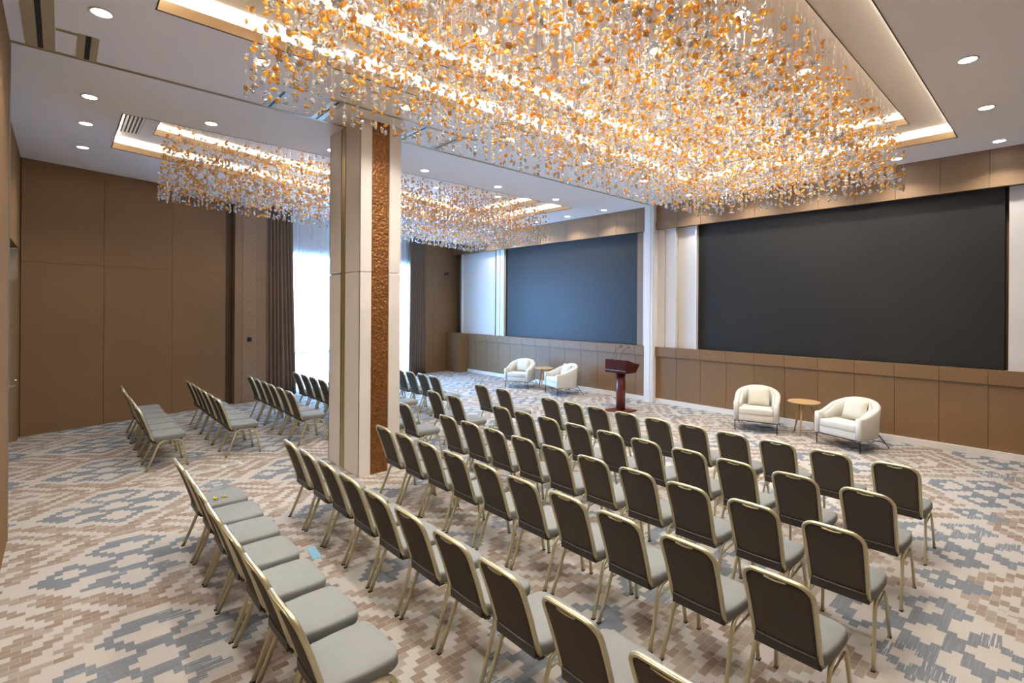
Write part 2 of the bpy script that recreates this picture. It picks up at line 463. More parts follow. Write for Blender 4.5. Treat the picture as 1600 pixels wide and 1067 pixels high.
# white cladding between wainscot and header
for a, b, y in ((-15.94, -13.97, 11.78), (-13.86, -13.68, 11.74), (-13.67, -13.44, 11.76), (-7.64, -7.50, 11.66),
                (-7.24, -7.02, 11.70), (-7.01, -6.74, 11.72), (-6.73, -6.69, 11.66), (-6.68, -6.40, 11.80), (-6.39, -6.18, 11.78), (-0.64, 1.15, 11.79)):
    mesh('white_panel', box(a, b, y, 12.0, 1.45, 4.545), 'white_lacquer', wf)
for a, b in ((-6.175, -6.14), (-13.435, -13.40), (-15.94, -15.90)):
    mesh('white_edge', box(a, b, 11.70, 11.9, 1.45, 4.545), 'white_frame', wf)
mesh('brown_strip', box(-13.97, -13.86, 11.82, 12.0, 1.45, 4.545), 'brown_dark', wf)
mesh('brown_reveal', box(-7.92, -7.64, 11.80, 12.0, 1.45, 4.545), 'brown_smooth', wf)
# pilaster where the partition would close
pil = struct('trim_11', join(box(-7.51, -7.23, 11.52, 12.0, 0, ZC)), 'white_frame', 'white pilaster between the two screens')
mesh('groove_panel', box(-7.44, -7.33, 11.505, 11.53, 0.0, ZC), 'white_frame', pil)
mesh('groove_panel', box(-7.30, -7.26, 11.505, 11.53, 0.0, ZC), 'white_frame', pil)
# corner plinth at the far end of the wainscot
cb = struct('trim_12', box(-16.6, -15.36, 11.18, 11.66, 0, 1.44), 'brown_panel', 'brown corner plinth beside the window wall')
mesh('plinth_cap', box(-16.6, -15.345, 11.165, 11.66, 1.40, 1.465), 'brown_panel', cb)

# screens
for x0, x1, lab in ((-6.14, -0.69, 'wide black video wall behind the armchairs, beside the end white panel'),
                    (-13.40, -7.925, 'wide video wall tinted blue by daylight, behind the lectern')):
    s = thing('video_wall', lab, 'screen', ((x0 + x1) / 2, 11.86, 1.46))
    hw = (x1 - x0) / 2
    mesh('display', box(-hw + 0.02, hw - 0.02, -0.05, -0.02, 0.0, 3.12), 'screen_black', s)
    mesh('housing', join(box(-hw, -hw + 0.022, -0.06, 0.12, -0.005, 3.12), box(hw - 0.022, hw, -0.06, 0.12, -0.005, 3.12), box(-hw, hw, -0.02, 0.12, -0.005, 3.12)), 'screen_edge', s)

# ---- window wall (runs askew)
T_OP0, T_OP1, Z_OP = 5.15, 10.35, 4.02
w = struct('wall_window', join(wb(-0.6, T_OP0, -0.35, -0.03, 0, ZC), wb(T_OP1, TE, -0.35, -0.03, 0, ZC), ), 'brown_dark', 'askew window wall clad in tall brown panels')
for ta, tb in ((0.0, 1.26), (1.26, 2.53), (2.53, 3.72)):
    for za, zb in ((0.0, 3.26), (3.265, ZC)):
        mesh('wall_panel', wb(ta + 0.003, tb - 0.003, -0.03, 0.0, za, zb), 'brown_panel', w)
for ta, tb in ((10.9, 11.42), (11.42, TE)):
    for za, zb in ((0.0, 3.26), (3.265, ZC)):
        mesh('wall_panel', wb(ta + 0.003, tb - 0.003, -0.03, 0.0, za, zb), 'brown_panel', w)
mesh('pilaster_face', wb(3.90, 4.52, -0.03, 0.09, 0, ZC), 'brown_smooth', w)
mesh('pilaster_return', wb(4.53, 4.78, -0.03, 0.05, 0, ZC), 'brown_smooth', w)
mesh('hammered_band', wb(4.09, 4.44, 0.085, 0.098, 0.0, ZC), 'hammered_bronze', w)
mesh('lintel', wb(T_OP0, T_OP1, -0.35, -0.16, Z_OP, ZC), 'cove_paint', w)
# window: frame, mullions, transom rail, panes
wi = tag(mesh('window_1', join(*[wb(t - 0.035, t + 0.035, -0.27, -0.17, 0, Z_OP) for t in (T_OP0, 5.95, 7.05, 8.15, 9.25, T_OP1)],
                               wb(T_OP0, T_OP1, -0.27, -0.17, 0, 0.07), wb(T_OP0, T_OP1, -0.27, -0.17, Z_OP - 0.07, Z_OP), wb(T_OP0, T_OP1, -0.26, -0.18, 1.08, 1.15)), 'black_plastic'), 'floor-to-ceiling window behind the sheer curtain', None, None, 'structure')
for a, b in zip((T_OP0, 5.95, 7.05, 8.15, 9.25), (5.95, 7.05, 8.15, 9.25, T_OP1)):
    for za, zb in ((0.07, 1.08), (1.15, Z_OP - 0.07)):
        v = [ww(a + .035, -0.22, za), ww(b - .035, -0.22, za), ww(b - .035, -0.22, zb), ww(a + .035, -0.22, zb)]
        mesh('pane', (v, [[0, 1, 2, 3]]), 'pane', wi)
pl = bpy.data.lights.new('window_portal', 'AREA'); pl.shape = 'RECTANGLE'; pl.size = T_OP1 - T_OP0; pl.size_y = Z_OP
pl.cycles.is_portal = True
po = link('window_portal', pl); c = ww((T_OP0 + T_OP1) / 2, -0.36, Z_OP / 2)
zax = -Vector((NW.x, NW.y, 0)); xax = Vector((DW.x, DW.y, 0)); yax = zax.cross(xax)
po.matrix_world = Matrix(((xax.x, yax.x, zax.x, c[0]), (xax.y, yax.y, zax.y, c[1]), (xax.z, yax.z, zax.z, c[2]), (0, 0, 0, 1)))
# curtains
def cloth(t0, t1, t0b, t1b, n, amp, folds, seed, zt=ZC - 0.01, zb=0.012, nz=10, per=10):
    rr = random.Random(seed); N = int(folds * per)
    ph = [rr.uniform(-0.35, 0.35) for _ in range(folds + 2)]; am = [rr.uniform(0.65, 1.2) for _ in range(folds + 2)]
    V, F = [], []
    for k in range(nz + 1):
        zz = k / nz; z = zt + (zb - zt) * zz
        for i in range(N + 1):
            u = i / N; ta = t0 + (t1 - t0) * u; tb = t0b + (t1b - t0b) * u
            fi = u * folds; j = int(min(fi, folds - 1)); fr = fi - j
            A = amp * (am[j] * (1 - fr) + am[j + 1] * fr) * (0.55 + 0.45 * zz)
            p = ph[j] * (1 - fr) + ph[j + 1] * fr
            V.append(ww(ta + (tb - ta) * zz ** 1.3, n + A * math.sin(2 * PI * (fi + p * zz)), z))
    for k in range(nz):
        for i in range(N):
            a = k * (N + 1) + i; F.append([a, a + 1, a + N + 2, a + N + 1])
    return V, F
def curtain(lab, *a, **k):
    o = thing('curtain', lab, 'curtain', ww((a[0] + a[1]) / 2, a[4], 0))
    q = mesh('drape', cloth(*a, **k), 'drape', o, True); q.location = [-v for v in o.location]
    so = q.modifiers.new('thick', 'SOLIDIFY'); so.thickness = 0.006
    hm = mesh('curtain_rail', wb(a[0] - 0.02, a[1] + 0.02, a[4] - 0.02, a[4] + 0.02, ZC - 0.03, ZC), 'white_frame', o); hm.location = [-v for v in o.location]
curtain('floor-length brown drape gathered beside the hammered bronze pilaster', 4.74, 5.52, 4.74, 5.70, 0.02, 0.055, 8, 3)
curtain('floor-length brown drape gathered toward the wall camera and corner plinth', 10.14, 10.92, 10.06, 10.92, 0.02, 0.055, 8, 5)
so_ = thing('sheer_curtain', 'white translucent sheer curtain glowing with blue daylight', 'sheer curtain', ww(7.8, -0.08, 0))
q = mesh('sheer_fabric', cloth(5.40, 10.25, 5.40, 10.25, -0.09, 0.028, 34, 9, nz=6, per=8), 'sheer', so_, True); q.location = [-v for v in so_.location]

# ---- back walls, right wall
bk = struct('wall_back', join(box(-7.31, 1.2, -1.0, -0.40, 0, ZC), box(-14.2, -12.95, -1.0, -0.56, 0, ZC), box(-12.5, -7.31, -1.0, -0.78, 0, ZC), box(-12.95, -7.31, -1.0, -0.56, 3.45, ZC)), 'brown_matte', 'brown back wall with a door recess')
mesh('edge_strip', box(-7.322, -7.308, -0.415, -0.392, 0, ZC), 'steel', bk)
mesh('door_jamb', box(-12.95, -12.62, -1.0, -0.57, 0, 3.45), 'brown_matte', bk)
d1 = tag(mesh('door_1', box(-12.60, -11.6, -0.74, -0.67, 0.01, 2.9), 'brown_matte'), 'brown flush door with a steel lever handle', None, None, 'structure')
mesh('door_handle', join(sweep([(-12.36, -0.67, 1.02), (-12.36, -0.60, 1.02), (-12.36, -0.585, 1.06), (-12.25, -0.57, 1.14)], 0.012, 0.012, 8), box(-12.40, -12.32, -0.675, -0.66, 0.94, 1.16)), 'steel', d1)
struct('wall_right', box(1.1, 1.3, -1.2, 12.4, 0, ZC), 'brown_panel', 'brown side wall')

# ---- free-standing pillar
CX0, CX1, CY0, CY1 = -7.90, -6.79, 3.19, 3.84
colm = struct('column', box(CX0 + 0.02, CX1 - 0.02, CY0 + 0.02, CY1 - 0.02, 0, ZC), 'white_frame', 'tall white pillar with a hammered copper inlay and gold strip')
for za, zb in ((0.0, 2.955), (2.965, ZC)):
    for a, b in ((CX0, -7.47), (-7.30, CX1 - 0.001)):
        rbox('cladding_panel', a, b, CY0, CY0 + 0.03, za, zb, 0.004, 'white_lacquer', colm, 1, False)
        rbox('cladding_panel', a, b, CY1 - 0.03, CY1, za, zb, 0.004, 'white_lacquer', colm, 1, False)
    for a, b in ((CY0, 3.365), (3.648, CY1)):
        rbox('cladding_panel', CX1 - 0.03, CX1, a, b, za, zb, 0.004, 'white_lacquer', colm, 1, False)
        rbox('cladding_panel', CX0, CX0 + 0.03, a, b, za, zb, 0.004, 'white_lacquer', colm, 1, False)
mesh('copper_inlay', box(CX1 - 0.03, CX1 - 0.012, 3.37, 3.643, 0, ZC), 'hammered_copper', colm)
mesh('copper_inlay', box(CX0 + 0.012, CX0 + 0.03, 3.37, 3.643, 0, ZC), 'hammered_copper', colm)
for y0, y1 in ((CY0 - 0.004, CY0 + 0.02), (CY1 - 0.02, CY1 + 0.004)):
    mesh('gold_strip', box(-7.44, -7.385, y0 + 0.006, y1 - 0.006, 0, ZC), 'gold_trim', colm)
    mesh('gold_strip', box(-7.375, -7.31, y0, y1, 0, ZC), 'gold_trim', colm)
    mesh('dark_gap', box(-7.468, -7.44, y0 + 0.01, y1 - 0.01, 0, ZC), 'dark_slot', colm)

# ------------------------------------------------------------------ downlights
ring_v = lathe([(0.072, 0.0), (0.094, -0.002), (0.097, -0.008), (0.089, -0.012), (0.075, -0.006), (0.072, 0.0)], 24)
ring_v = (ring_v[0], ring_v[1][:-2])
lens_v = ([(0.074 * math.cos(2 * PI * j / 24), 0.074 * math.sin(2 * PI * j / 24), -0.005) for j in range(24)], [list(range(24))[::-1]])
ORD = ['first', 'second', 'third', 'fourth', 'fifth', 'sixth', 'seventh', 'eighth', 'ninth', 'tenth']
proto_dl = None
sp = bpy.data.lights.new('downlight_spot', 'SPOT'); sp.energy = SPOT_W; sp.color = SPOT_COL
sp.spot_size = math.radians(120); sp.spot_blend = 0.85; sp.shadow_soft_size = 0.07
sp2 = sp.copy(); sp2.energy = INNER_W; sp2.spot_size = math.radians(150); sp2.spot_blend = 0.6
def downlight(x, y, z, label, group):
    global proto_dl
    o = thing('downlight', label, 'downlight', (x, y, z), 0, group)
    if proto_dl is None:
        a = mesh('trim_ring', ring_v, 'white_frame', o, True); b = mesh('lens', lens_v, 'lens', o)
        proto_dl = (a.data, b.data)
    else:
        link('trim_ring', proto_dl[0], o); link('lens', proto_dl[1], o)
    s = link('lamp', sp if z < 5.3 else sp2, o); s.location = (0, 0, -0.03)
YG = (0.27, 1.66, 3.50, 5.38, 7.30, 9.20, 11.15)
for i, y in enumerate(YG):
    downlight(-0.725, y, ZC, f'white downlight in flat ceiling outside large recess, {ORD[i]} from the back wall, away from track', 'downlights along the large recess outer edge')
    downlight(-6.04, y, ZC, f'white downlight between large recess and partition track, {ORD[i]} from the back wall', 'downlights between large recess and track')
    downlight(-8.58, y, ZC, f'white downlight between partition track and tapered recess, {ORD[i]} from the back wall', 'downlights between track and tapered recess')
for y, wd in ((0.27, 'back wall'), (11.15, 'front wall')):
    for i, x in enumerate((-4.71, -3.38, -2.05)):
        downlight(x, y, ZC, f'white downlight between large recess and {wd}, {ORD[i]} in from the track side', 'downlights at the large recess ends')
    for i, x in enumerate((-9.88, -11.40) if y < 1 else (-9.92, -11.24, -12.56, -13.9)):
        downlight(x, y, ZC, f'white downlight between tapered recess and {wd}, {ORD[i]} in from the track side', 'downlights at the tapered recess ends')
for j, y in enumerate((1.66, 3.52, 5.38, 7.28, 9.15)):
    for x, wd in ((-2.33, 'outer'), (-3.36, 'middle'), (-4.46, 'track-side')):
        downlight(x, y, Z2, f'white downlight inside large recess above pebbles, {wd} line, {ORD[j]} from back wall', 'downlights above the large chandelier')
for j, (x, y) in enumerate(((-10.3, 3.5), (-10.7, 5.4), (-11.08, 7.32), (-10.77, 9.16))):
    downlight(x, y, Z2, f'white downlight inside tapered recess above pebbles, {ORD[j]} from back wall', 'downlights above the tapered chandelier')
INNER = [(x, y) for y in (1.66, 3.52, 5.38, 7.28, 9.15) for x in (-2.33, -3.36, -4.46)] + [(-10.3, 3.5), (-10.7, 5.4), (-11.08, 7.32), (-10.77, 9.16)]

# air grille in the tapered recess
gv = thing('air_grille', 'white slatted air grille in the end of the tapered ceiling recess', 'air vent', (-9.95, 0.84, Z1))
mesh('grille_frame', join(box(-0.78, 0.78, -0.17, -0.145, -0.014, 0), box(-0.78, 0.78, 0.145, 0.17, -0.014, 0), box(-0.78, -0.755, -0.145, 0.145, -0.014, 0), box(0.755, 0.78, -0.145, 0.145, -0.014, 0)), 'cove_paint', gv)
mesh('dark_backing', box(-0.755, 0.755, -0.145, 0.145, -0.003, 0), 'dark_slot', gv)
for k in range(6):
    yy = -0.125 + k * 0.05
    mesh('slat', xf(box(-0.755, 0.755, -0.013, 0.013, -0.012, -0.006), lambda a, b, c, yy=yy: (a, b + yy, c)), 'cove_paint', gv)
sk = thing('sprinkler_head', 'tiny ceiling sprinkler head beside a downlight near the pilaster', 'sprinkler', (-8.72, 11.0, ZC))
mesh('rose', lathe([(0.03, 0.0), (0.03, -0.006), (0.012, -0.008), (0.012, -0.03)], 12), 'steel', sk)
mesh('deflector', lathe([(0.02, -0.03), (0.022, -0.034)], 12), 'steel', sk)

# ------------------------------------------------------------------ chandeliers of glass pebbles
def pebble_geo():
    V, F = [(0, 0, 1)], []
    R, S = 4, 6
    for i in range(1, R):
        a = PI * i / R
        for j in range(S): V.append((math.sin(a) * math.cos(2 * PI * j / S + (i % 2) * 0.5), math.sin(a) * math.sin(2 * PI * j / S + (i % 2) * 0.5), math.cos(a)))
    V.append((0, 0, -1)); last = len(V) - 1
    for j in range(S): F.append((0, 1 + j, 1 + (j + 1) % S))
    for i in range(R - 2):
        for j in range(S):
            a, b, c, d = 1 + i * S + j, 1 + i * S + (j + 1) % S, 1 + (i + 1) * S + (j + 1) % S, 1 + (i + 1) * S + j
            F.append((a, d, c)); F.append((a, c, b))
    for j in range(S): F.append((1 + (R - 2) * S + j, last, 1 + (R - 2) * S + (j + 1) % S))
    return np.array(V), np.array(F)
PV, PF = pebble_geo()
PV = PV * np.array([0.023, 0.013, 0.031])
def rotm(n):
    q = rng.normal(size=(n, 4)); q[:, 1:3] *= 0.7; q /= np.linalg.norm(q, axis=1)[:, None]
    a, b, c, d = q.T
    return np.stack([np.stack([1 - 2 * (c * c + d * d), 2 * (b * c - d * a), 2 * (b * d + c * a)], -1),
                     np.stack([2 * (b * c + d * a), 1 - 2 * (b * b + d * d), 2 * (c * d - b * a)], -1),
                     np.stack([2 * (b * d - c * a), 2 * (c * d + b * a), 1 - 2 * (b * b + c * c)], -1)], -2)
pm = []
for mn in ('clear_glass', 'amber_glass', 'honey_glass'):
    me = bpy.data.meshes.new('pebble'); me.from_pydata([tuple(p) for p in PV], [], [tuple(int(i) for i in q) for q in PF]); me.update()
    me.materials.append(M[mn]); me.shade_smooth(); pm.append(me)
def chandelier(quad, zb, label, spacing, per, centre):
    root = thing('pebble_chandelier', label, 'chandelier', (*centre, zb))
    o3 = np.array([*centre, zb])
    q = [np.array(p) for p in quad]
    y0, y1 = q[0][1], q[2][1]
    pos, strings = [], []
    ny = int((y1 - y0) / spacing)
    for i in range(ny + 1):
        y = y0 + (y1 - y0) * i / ny; f = i / ny
        xa = q[0][0] + (q[3][0] - q[0][0]) * f; xb = q[1][0] + (q[2][0] - q[1][0]) * f
        nx = max(2, int((xb - xa) / spacing))
        for j in range(nx + 1):
            x = xa + (xb - xa) * j / nx + random.uniform(-.03, .03); yy = y + random.uniform(-.03, .03)
            if any((x - a) ** 2 + (yy - b) ** 2 < 0.0169 for a, b in INNER): continue
            edge = min(i, ny - i, j, nx - j)
            low = zb + (0.0 if edge < 2 else 0.05) + 0.10 * (0.5 + 0.5 * math.sin(1.9 * x + 0.6 * yy) * math.sin(0.9 * yy - 0.4 * x)) * (0 if edge < 2 else 1) + random.uniform(0, 0.06)
            n = per + random.choice((-1, 0, 0, 1)) + (3 if edge < 1 else 1 if edge < 3 else 0)
            zs = sorted(low + 0.95 * random.random() ** 1.75 for _ in range(n)); zs[0] = low
            for z in zs: pos.append((x, yy, z, z - low))
            strings.append((x, yy, low))
    pos = np.array(pos); N = len(pos)
    pc = np.where(pos[:, 3] < 0.12, 0.66, 0.41)
    rnd = rng.random(N); mi = np.where(rnd < pc, 0, np.where(rng.random(N) < 0.65, 1, 2)).astype(int)
    sc_ = rng.uniform(0.8, 1.2, N); Rm = rotm(N)
    # the 300 that show largest: nearest the eye and inside the frame
    rel = pos[:, :3] - np.array([0, 0, EYE]); d = rel @ np.array([-sT, cT, 0]); l = rel @ np.array([cT, sT, 0])
    uu = 800 + 781 * l / d; vv = 481 - 781 * rel[:, 2] / d
    vis = (uu > 5) & (uu < 1595) & (vv > 5)
    order = np.argsort(np.where(vis, d, 1e6))[:300]; sel = np.zeros(N, bool); sel[order] = True
    for k in order:
        o = link('pebble', pm[mi[k]], root)
        mt = Matrix([list(Rm[k][r] * sc_[k]) + [pos[k][r] - o3[r]] for r in range(3)] + [[0, 0, 0, 1]])
        o.matrix_local = mt
    rest = np.where(~sel)[0]
    V = (np.einsum('nij,vj->nvi', Rm[rest], PV) * sc_[rest][:, None, None] + (pos[rest, :3] - o3)[:, None, :]).reshape(-1, 3)
    F = (PF[None] + (np.arange(len(rest)) * len(PV))[:, None, None]).reshape(-1, 3)
    me = bpy.data.meshes.new('glass_pebbles')
    me.vertices.add(len(V)); me.vertices.foreach_set('co', V.astype(np.float32).ravel())
    me.loops.add(len(F) * 3); me.loops.foreach_set('vertex_index', F.astype(np.int32).ravel())
    me.polygons.add(len(F)); me.polygons.foreach_set('loop_start', np.arange(0, len(F) * 3, 3, dtype=np.int32))
    me.polygons.foreach_set('material_index', np.repeat(mi[rest], len(PF)).astype(np.int32))
    for mn in ('clear_glass', 'amber_glass', 'honey_glass'): me.materials.append(M[mn])
    me.update(calc_edges=True); me.validate(); me.shade_smooth()
    g = link('glass_pebbles', me, root); g['kind'] = 'stuff'
    WV, WF = [], []
    for x, y, z in strings:
        o = len(WV); r = 0.0006
        for zz in (z, Z2):
            for a in range(3): WV.append((x - o3[0] + r * math.cos(a * 2.094), y - o3[1] + r * math.sin(a * 2.094), zz - o3[2]))
        for a in range(3): WF.append([o + a, o + (a + 1) % 3, o + 3 + (a + 1) % 3, o + 3 + a])
        o = len(WV); r = 0.006      # ferrule under the ceiling
        for zz in (Z2 - 0.045, Z2):
            for a in range(4): WV.append((x - o3[0] + r * math.cos(a * 1.571), y - o3[1] + r * math.sin(a * 1.571), zz - o3[2]))
        for a in range(4): WF.append([o + a, o + (a + 1) % 4, o + 4 + (a + 1) % 4, o + 4 + a])
    wr = mesh('hanging_wires', (WV, WF), 'wire', root); wr['kind'] = 'stuff'
    print('pebbles', N)
    return root
chandelier([(-5.02, 1.27), (-1.75, 1.27), (-1.75, 9.85), (-5.02, 9.85)], 4.34,
           'huge rectangular chandelier of hanging amber and clear glass pebbles above the main seating', 0.125, 7, (-3.39, 5.56))
chandelier([(-10.42, 1.25), (-9.35, 1.25), (-9.35, 9.75), (-10.42 + SK * 8.5, 9.75)], 4.24,
           'tapered chandelier of hanging amber and clear glass pebbles on the window side of the pillar', 0.105, 7, (-10.4, 5.5))

# ------------------------------------------------------------------ banquet chairs
def build_chair():
    t = thing('banquet_chair', '', 'chair')
    # seat: domed pad with rounded front
    V, F = [], []
    def seat_outline(k, n=40):
        pts = []
        for i in range(n):
            a = 2 * PI * i / n; e = 0.32
            cx, sx = math.cos(a), math.sin(a)
            px = math.copysign(abs(cx) ** e, cx) * 0.221; py = math.copysign(abs(sx) ** e, sx) * 0.222
            if py < 0: px *= 0.93 + 0.07 * (1 + py / 0.222)
            pts.append((px * k, 0.028 + py * k))
        return pts
    layers = [(0.90, 0.418), (0.975, 0.424), (1.0, 0.436), (1.0, 0.478), (0.985, 0.492), (0.93, 0.500), (0.6, 0.506), (0.2, 0.508)]
    n = 40
    for k, z in layers:
        for p in seat_outline(k, n): V.append((*p, z))
    for i in range(len(layers) - 1):
        for j in range(n): F.append([i * n + j, i * n + (j + 1) % n, (i + 1) * n + (j + 1) % n, (i + 1) * n + j])
    F.append([(len(layers) - 1) * n + j for j in range(n)])
    F.append([j for j in range(n)][::-1])
    s = mesh('seat', (V, F), 'chair_fabric', t, True)
    mesh('seat_pan', rb_pan(), 'seat_under', s, True)
    # back: leans from (y -.175, z .43) to (y -.365, z .95)
    def bk(x, z, off=0.0):
        u = (z - 0.43) / 0.52
        curve = -0.016 * math.sin(PI * min(max(u, 0), 1)) + 0.020 * (1 - (x / 0.2) ** 2)
        return (x, -0.170 - 0.185 * u - curve * 0.6 + off, z)
    # frame: inverted U, sides slightly tapering in towards the bottom, feet curled forward under the seat
    hw_t, hw_b, zt = 0.189, 0.180, 0.930
    left = [(-0.182, -0.085, 0.412), (-0.180, -0.125, 0.409), (-0.180, -0.157, 0.425)]
    zz = [0.47, 0.55, 0.65, 0.75, 0.83]
    for z in zz:
        u = (z - 0.43) / 0.42
        left.append(bk(-(hw_b + (hw_t - hw_b) * u), z))
    corner = []
    for i in range(1, 7):
        a = PI - (PI / 2) * i / 6
        corner.append((-(hw_t - 0.085) + 0.085 * math.cos(a), (zt - 0.085) + 0.085 * math.sin(a)))
    left += [bk(x, z) for x, z in corner]
    path = left + [bk(0, zt + 0.004)] + [(-x, y, z) for x, y, z in left[::-1]]
    fr = mesh('back_frame', sweep(path, 0.0135, 0.015, 8, (0, -1, 0.35)), 'chair_metal', t, True)
    # raised rib along the frame
    mesh('frame_rib', sweep([(x, y - 0.012, z + 0.004) for x, y, z in path[3:-3]], 0.0035, 0.006, 6, (0, -1, 0.35)), 'chair_metal', fr, True)
    # upholstered back: rear panel (dark) and front pad
    def pad(off, bulge, hw, z0, z1, r):
        cols, rows = 10, 12; V, F = [], []
        for i in range(rows + 1):
            z = z0 + (z1 - z0) * i / rows
            inset = 0.0
            if z > z1 - r: inset = r - math.sqrt(max(0, r * r - (z - (z1 - r)) ** 2))
            ww_ = hw - inset - (0.010 * (1 - (z - z0) / (z1 - z0)))
            for j in range(cols + 1):
                f = -1 + 2 * j / cols; x = ww_ * f
                eb = (1 - f ** 4) * (1 - (2 * i / rows - 1) ** 6)
                V.append(bk(x, z, off + bulge * eb))
        for i in range(rows):
            for j in range(cols):
                a = i * (cols + 1) + j; F.append([a, a + 1, a + cols + 2, a + cols + 1])
        return V, F
    b1 = pad(-0.006, -0.006, 0.183, 0.470, 0.925, 0.082); b2 = pad(0.012, 0.024, 0.183, 0.470, 0.925, 0.082)
    nb = len(b1[0]); cols, rows = 10, 12
    rim = [j for j in range(cols + 1)] + [i * (cols + 1) + cols for i in range(1, rows + 1)] + [rows * (cols + 1) + j for j in range(cols - 1, -1, -1)] + [i * (cols + 1) for i in range(rows - 1, 0, -1)]
    F = [q for q in b1[1]] + [[i + nb for i in q[::-1]] for q in b2[1]]
    F += [[rim[k], rim[(k + 1) % len(rim)], rim[(k + 1) % len(rim)] + nb, rim[k] + nb] for k in range(len(rim))]
    F[:len(b1[1])] = [q[::-1] for q in F[:len(b1[1])]]
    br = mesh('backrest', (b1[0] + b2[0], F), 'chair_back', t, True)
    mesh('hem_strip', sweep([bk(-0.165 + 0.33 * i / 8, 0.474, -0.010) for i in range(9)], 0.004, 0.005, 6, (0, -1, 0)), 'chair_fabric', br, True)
    mesh('hand_grip', sweep([bk(-0.06 + 0.12 * i / 8, 0.915 - 0.007 * math.sin(PI * i / 8), -0.012) for i in range(9)], 0.006, 0.007, 6, (0, -1, 0)), 'chair_metal', fr, True)
    # side arches: rear and front legs meeting under the seat
    for s_ in (-1, 1):
        rear = [(s_ * 0.226, -0.257, 0.0), (s_ * 0.216, -0.185, 0.17), (s_ * 0.208, -0.135, 0.30)] + arc((s_ * 0.205, -0.112, 0.355), (s_ * 0.202, -0.085, 0.414), (s_ * 0.200, 0.03, 0.420), 6)
        front = [(s_ * 0.222, 0.262, 0.0), (s_ * 0.214, 0.238, 0.17), (s_ * 0.208, 0.214, 0.30)] + arc((s_ * 0.205, 0.202, 0.355), (s_ * 0.202, 0.175, 0.416), (s_ * 0.200, 0.03, 0.420), 6)
        for pth in (rear, front):
            lg = mesh('leg', sweep(pth, 0.0155, 0.0115, 8, (s_ * 1, 0, 0)), 'chair_metal', t, True)
            f0 = pth[0]
            mesh('foot_cap', box(f0[0] - 0.012, f0[0] + 0.012, f0[1] - 0.015, f0[1] + 0.015, 0.0, 0.010), 'rubber', lg)
        mesh('side_brace', sweep([(s_ * 0.199, -0.118, 0.325), (s_ * 0.199, 0.205, 0.352)], 0.006, 0.006, 6), 'chair_metal', t, True)
        mesh('screw_cap', xf(lathe([(0.013, 0.0), (0.013, 0.006), (0.006, 0.010)], 10), lambda a, b, c, s_=s_: (s_ * 0.184 + a, -0.178 - c, 0.452 + b)), 'chair_metal', t, True)
    mesh('rear_shade_strip', box(-0.172, 0.172, -0.200, -0.185, 0.412, 0.478), 'seat_under', s)  # added dark strip, stands in for the shade on the seat's rear edge
    mesh('cross_bar', sweep([(-0.192, 0.12, 0.405), (0.192, 0.12, 0.405)], 0.008, 0.008, 6), 'chair_metal', t, True)
    return t
def rb_pan():
    v, f = box(-0.185, 0.185, -0.18, 0.20, 0.400, 0.425)
    return v, f
ORD = ['first', 'second', 'third', 'fourth', 'fifth', 'sixth', 'seventh', 'eighth', 'ninth', 'tenth']
proto = build_chair(); used = [False]
def put_chair(xl, ytop, label, group):
    x = xl * 0.9774 + OX[YT.index(ytop)] + random.uniform(-.004, .004); y = ytop + 0.355 + random.uniform(-.008, .008)
    rz = random.uniform(-0.015, 0.015)
    if not used[0]:
        used[0] = True; o = proto; o.location = (x, y, 0); o.rotation_euler = (0, 0, rz); o['label'] = label
    else: o = dup(proto, (x, y, 0), rz, label)
    o['group'] = group
    return o
YT = (6.10, 5.00, 4.005, 3.03, 1.90, 0.845)
OX = (0.160, 0.172, 0.192, 0.184, 0.160, 0.176)
XR = (-6.12, -5.60, -5.09, -4.56, -4.03, -3.50, -2.965, -2.44, -1.885, -1.315)
XL = (-12.31, -11.785, -11.265, -10.745, -10.225, -9.70)
for r, yt in enumerate(YT):
    for k, xl in enumerate(XR):
        if r == 5 and k > 6: continue
        put_chair(xl, yt, f'gold-framed grey chair, {ORD[k]} from pillar aisle, {ORD[r]} row from the screens, main block', 'banquet chairs in the main seating block')
    for k, xl in enumerate(XL):
        put_chair(xl, yt, f'gold-framed grey chair, {ORD[k]} from window wall, {ORD[r]} row from the screens, curtain-side block', 'banquet chairs in the curtain-side block')
    if r < 3:
        for xl, wd in ((-8.02, 'curtain side'), (-7.36, 'main block side')):
            put_chair(xl, yt, f'gold-framed grey chair of the pair in line with pillar, {wd}, {ORD[r]} row', 'paired banquet chairs in line with the pillar')

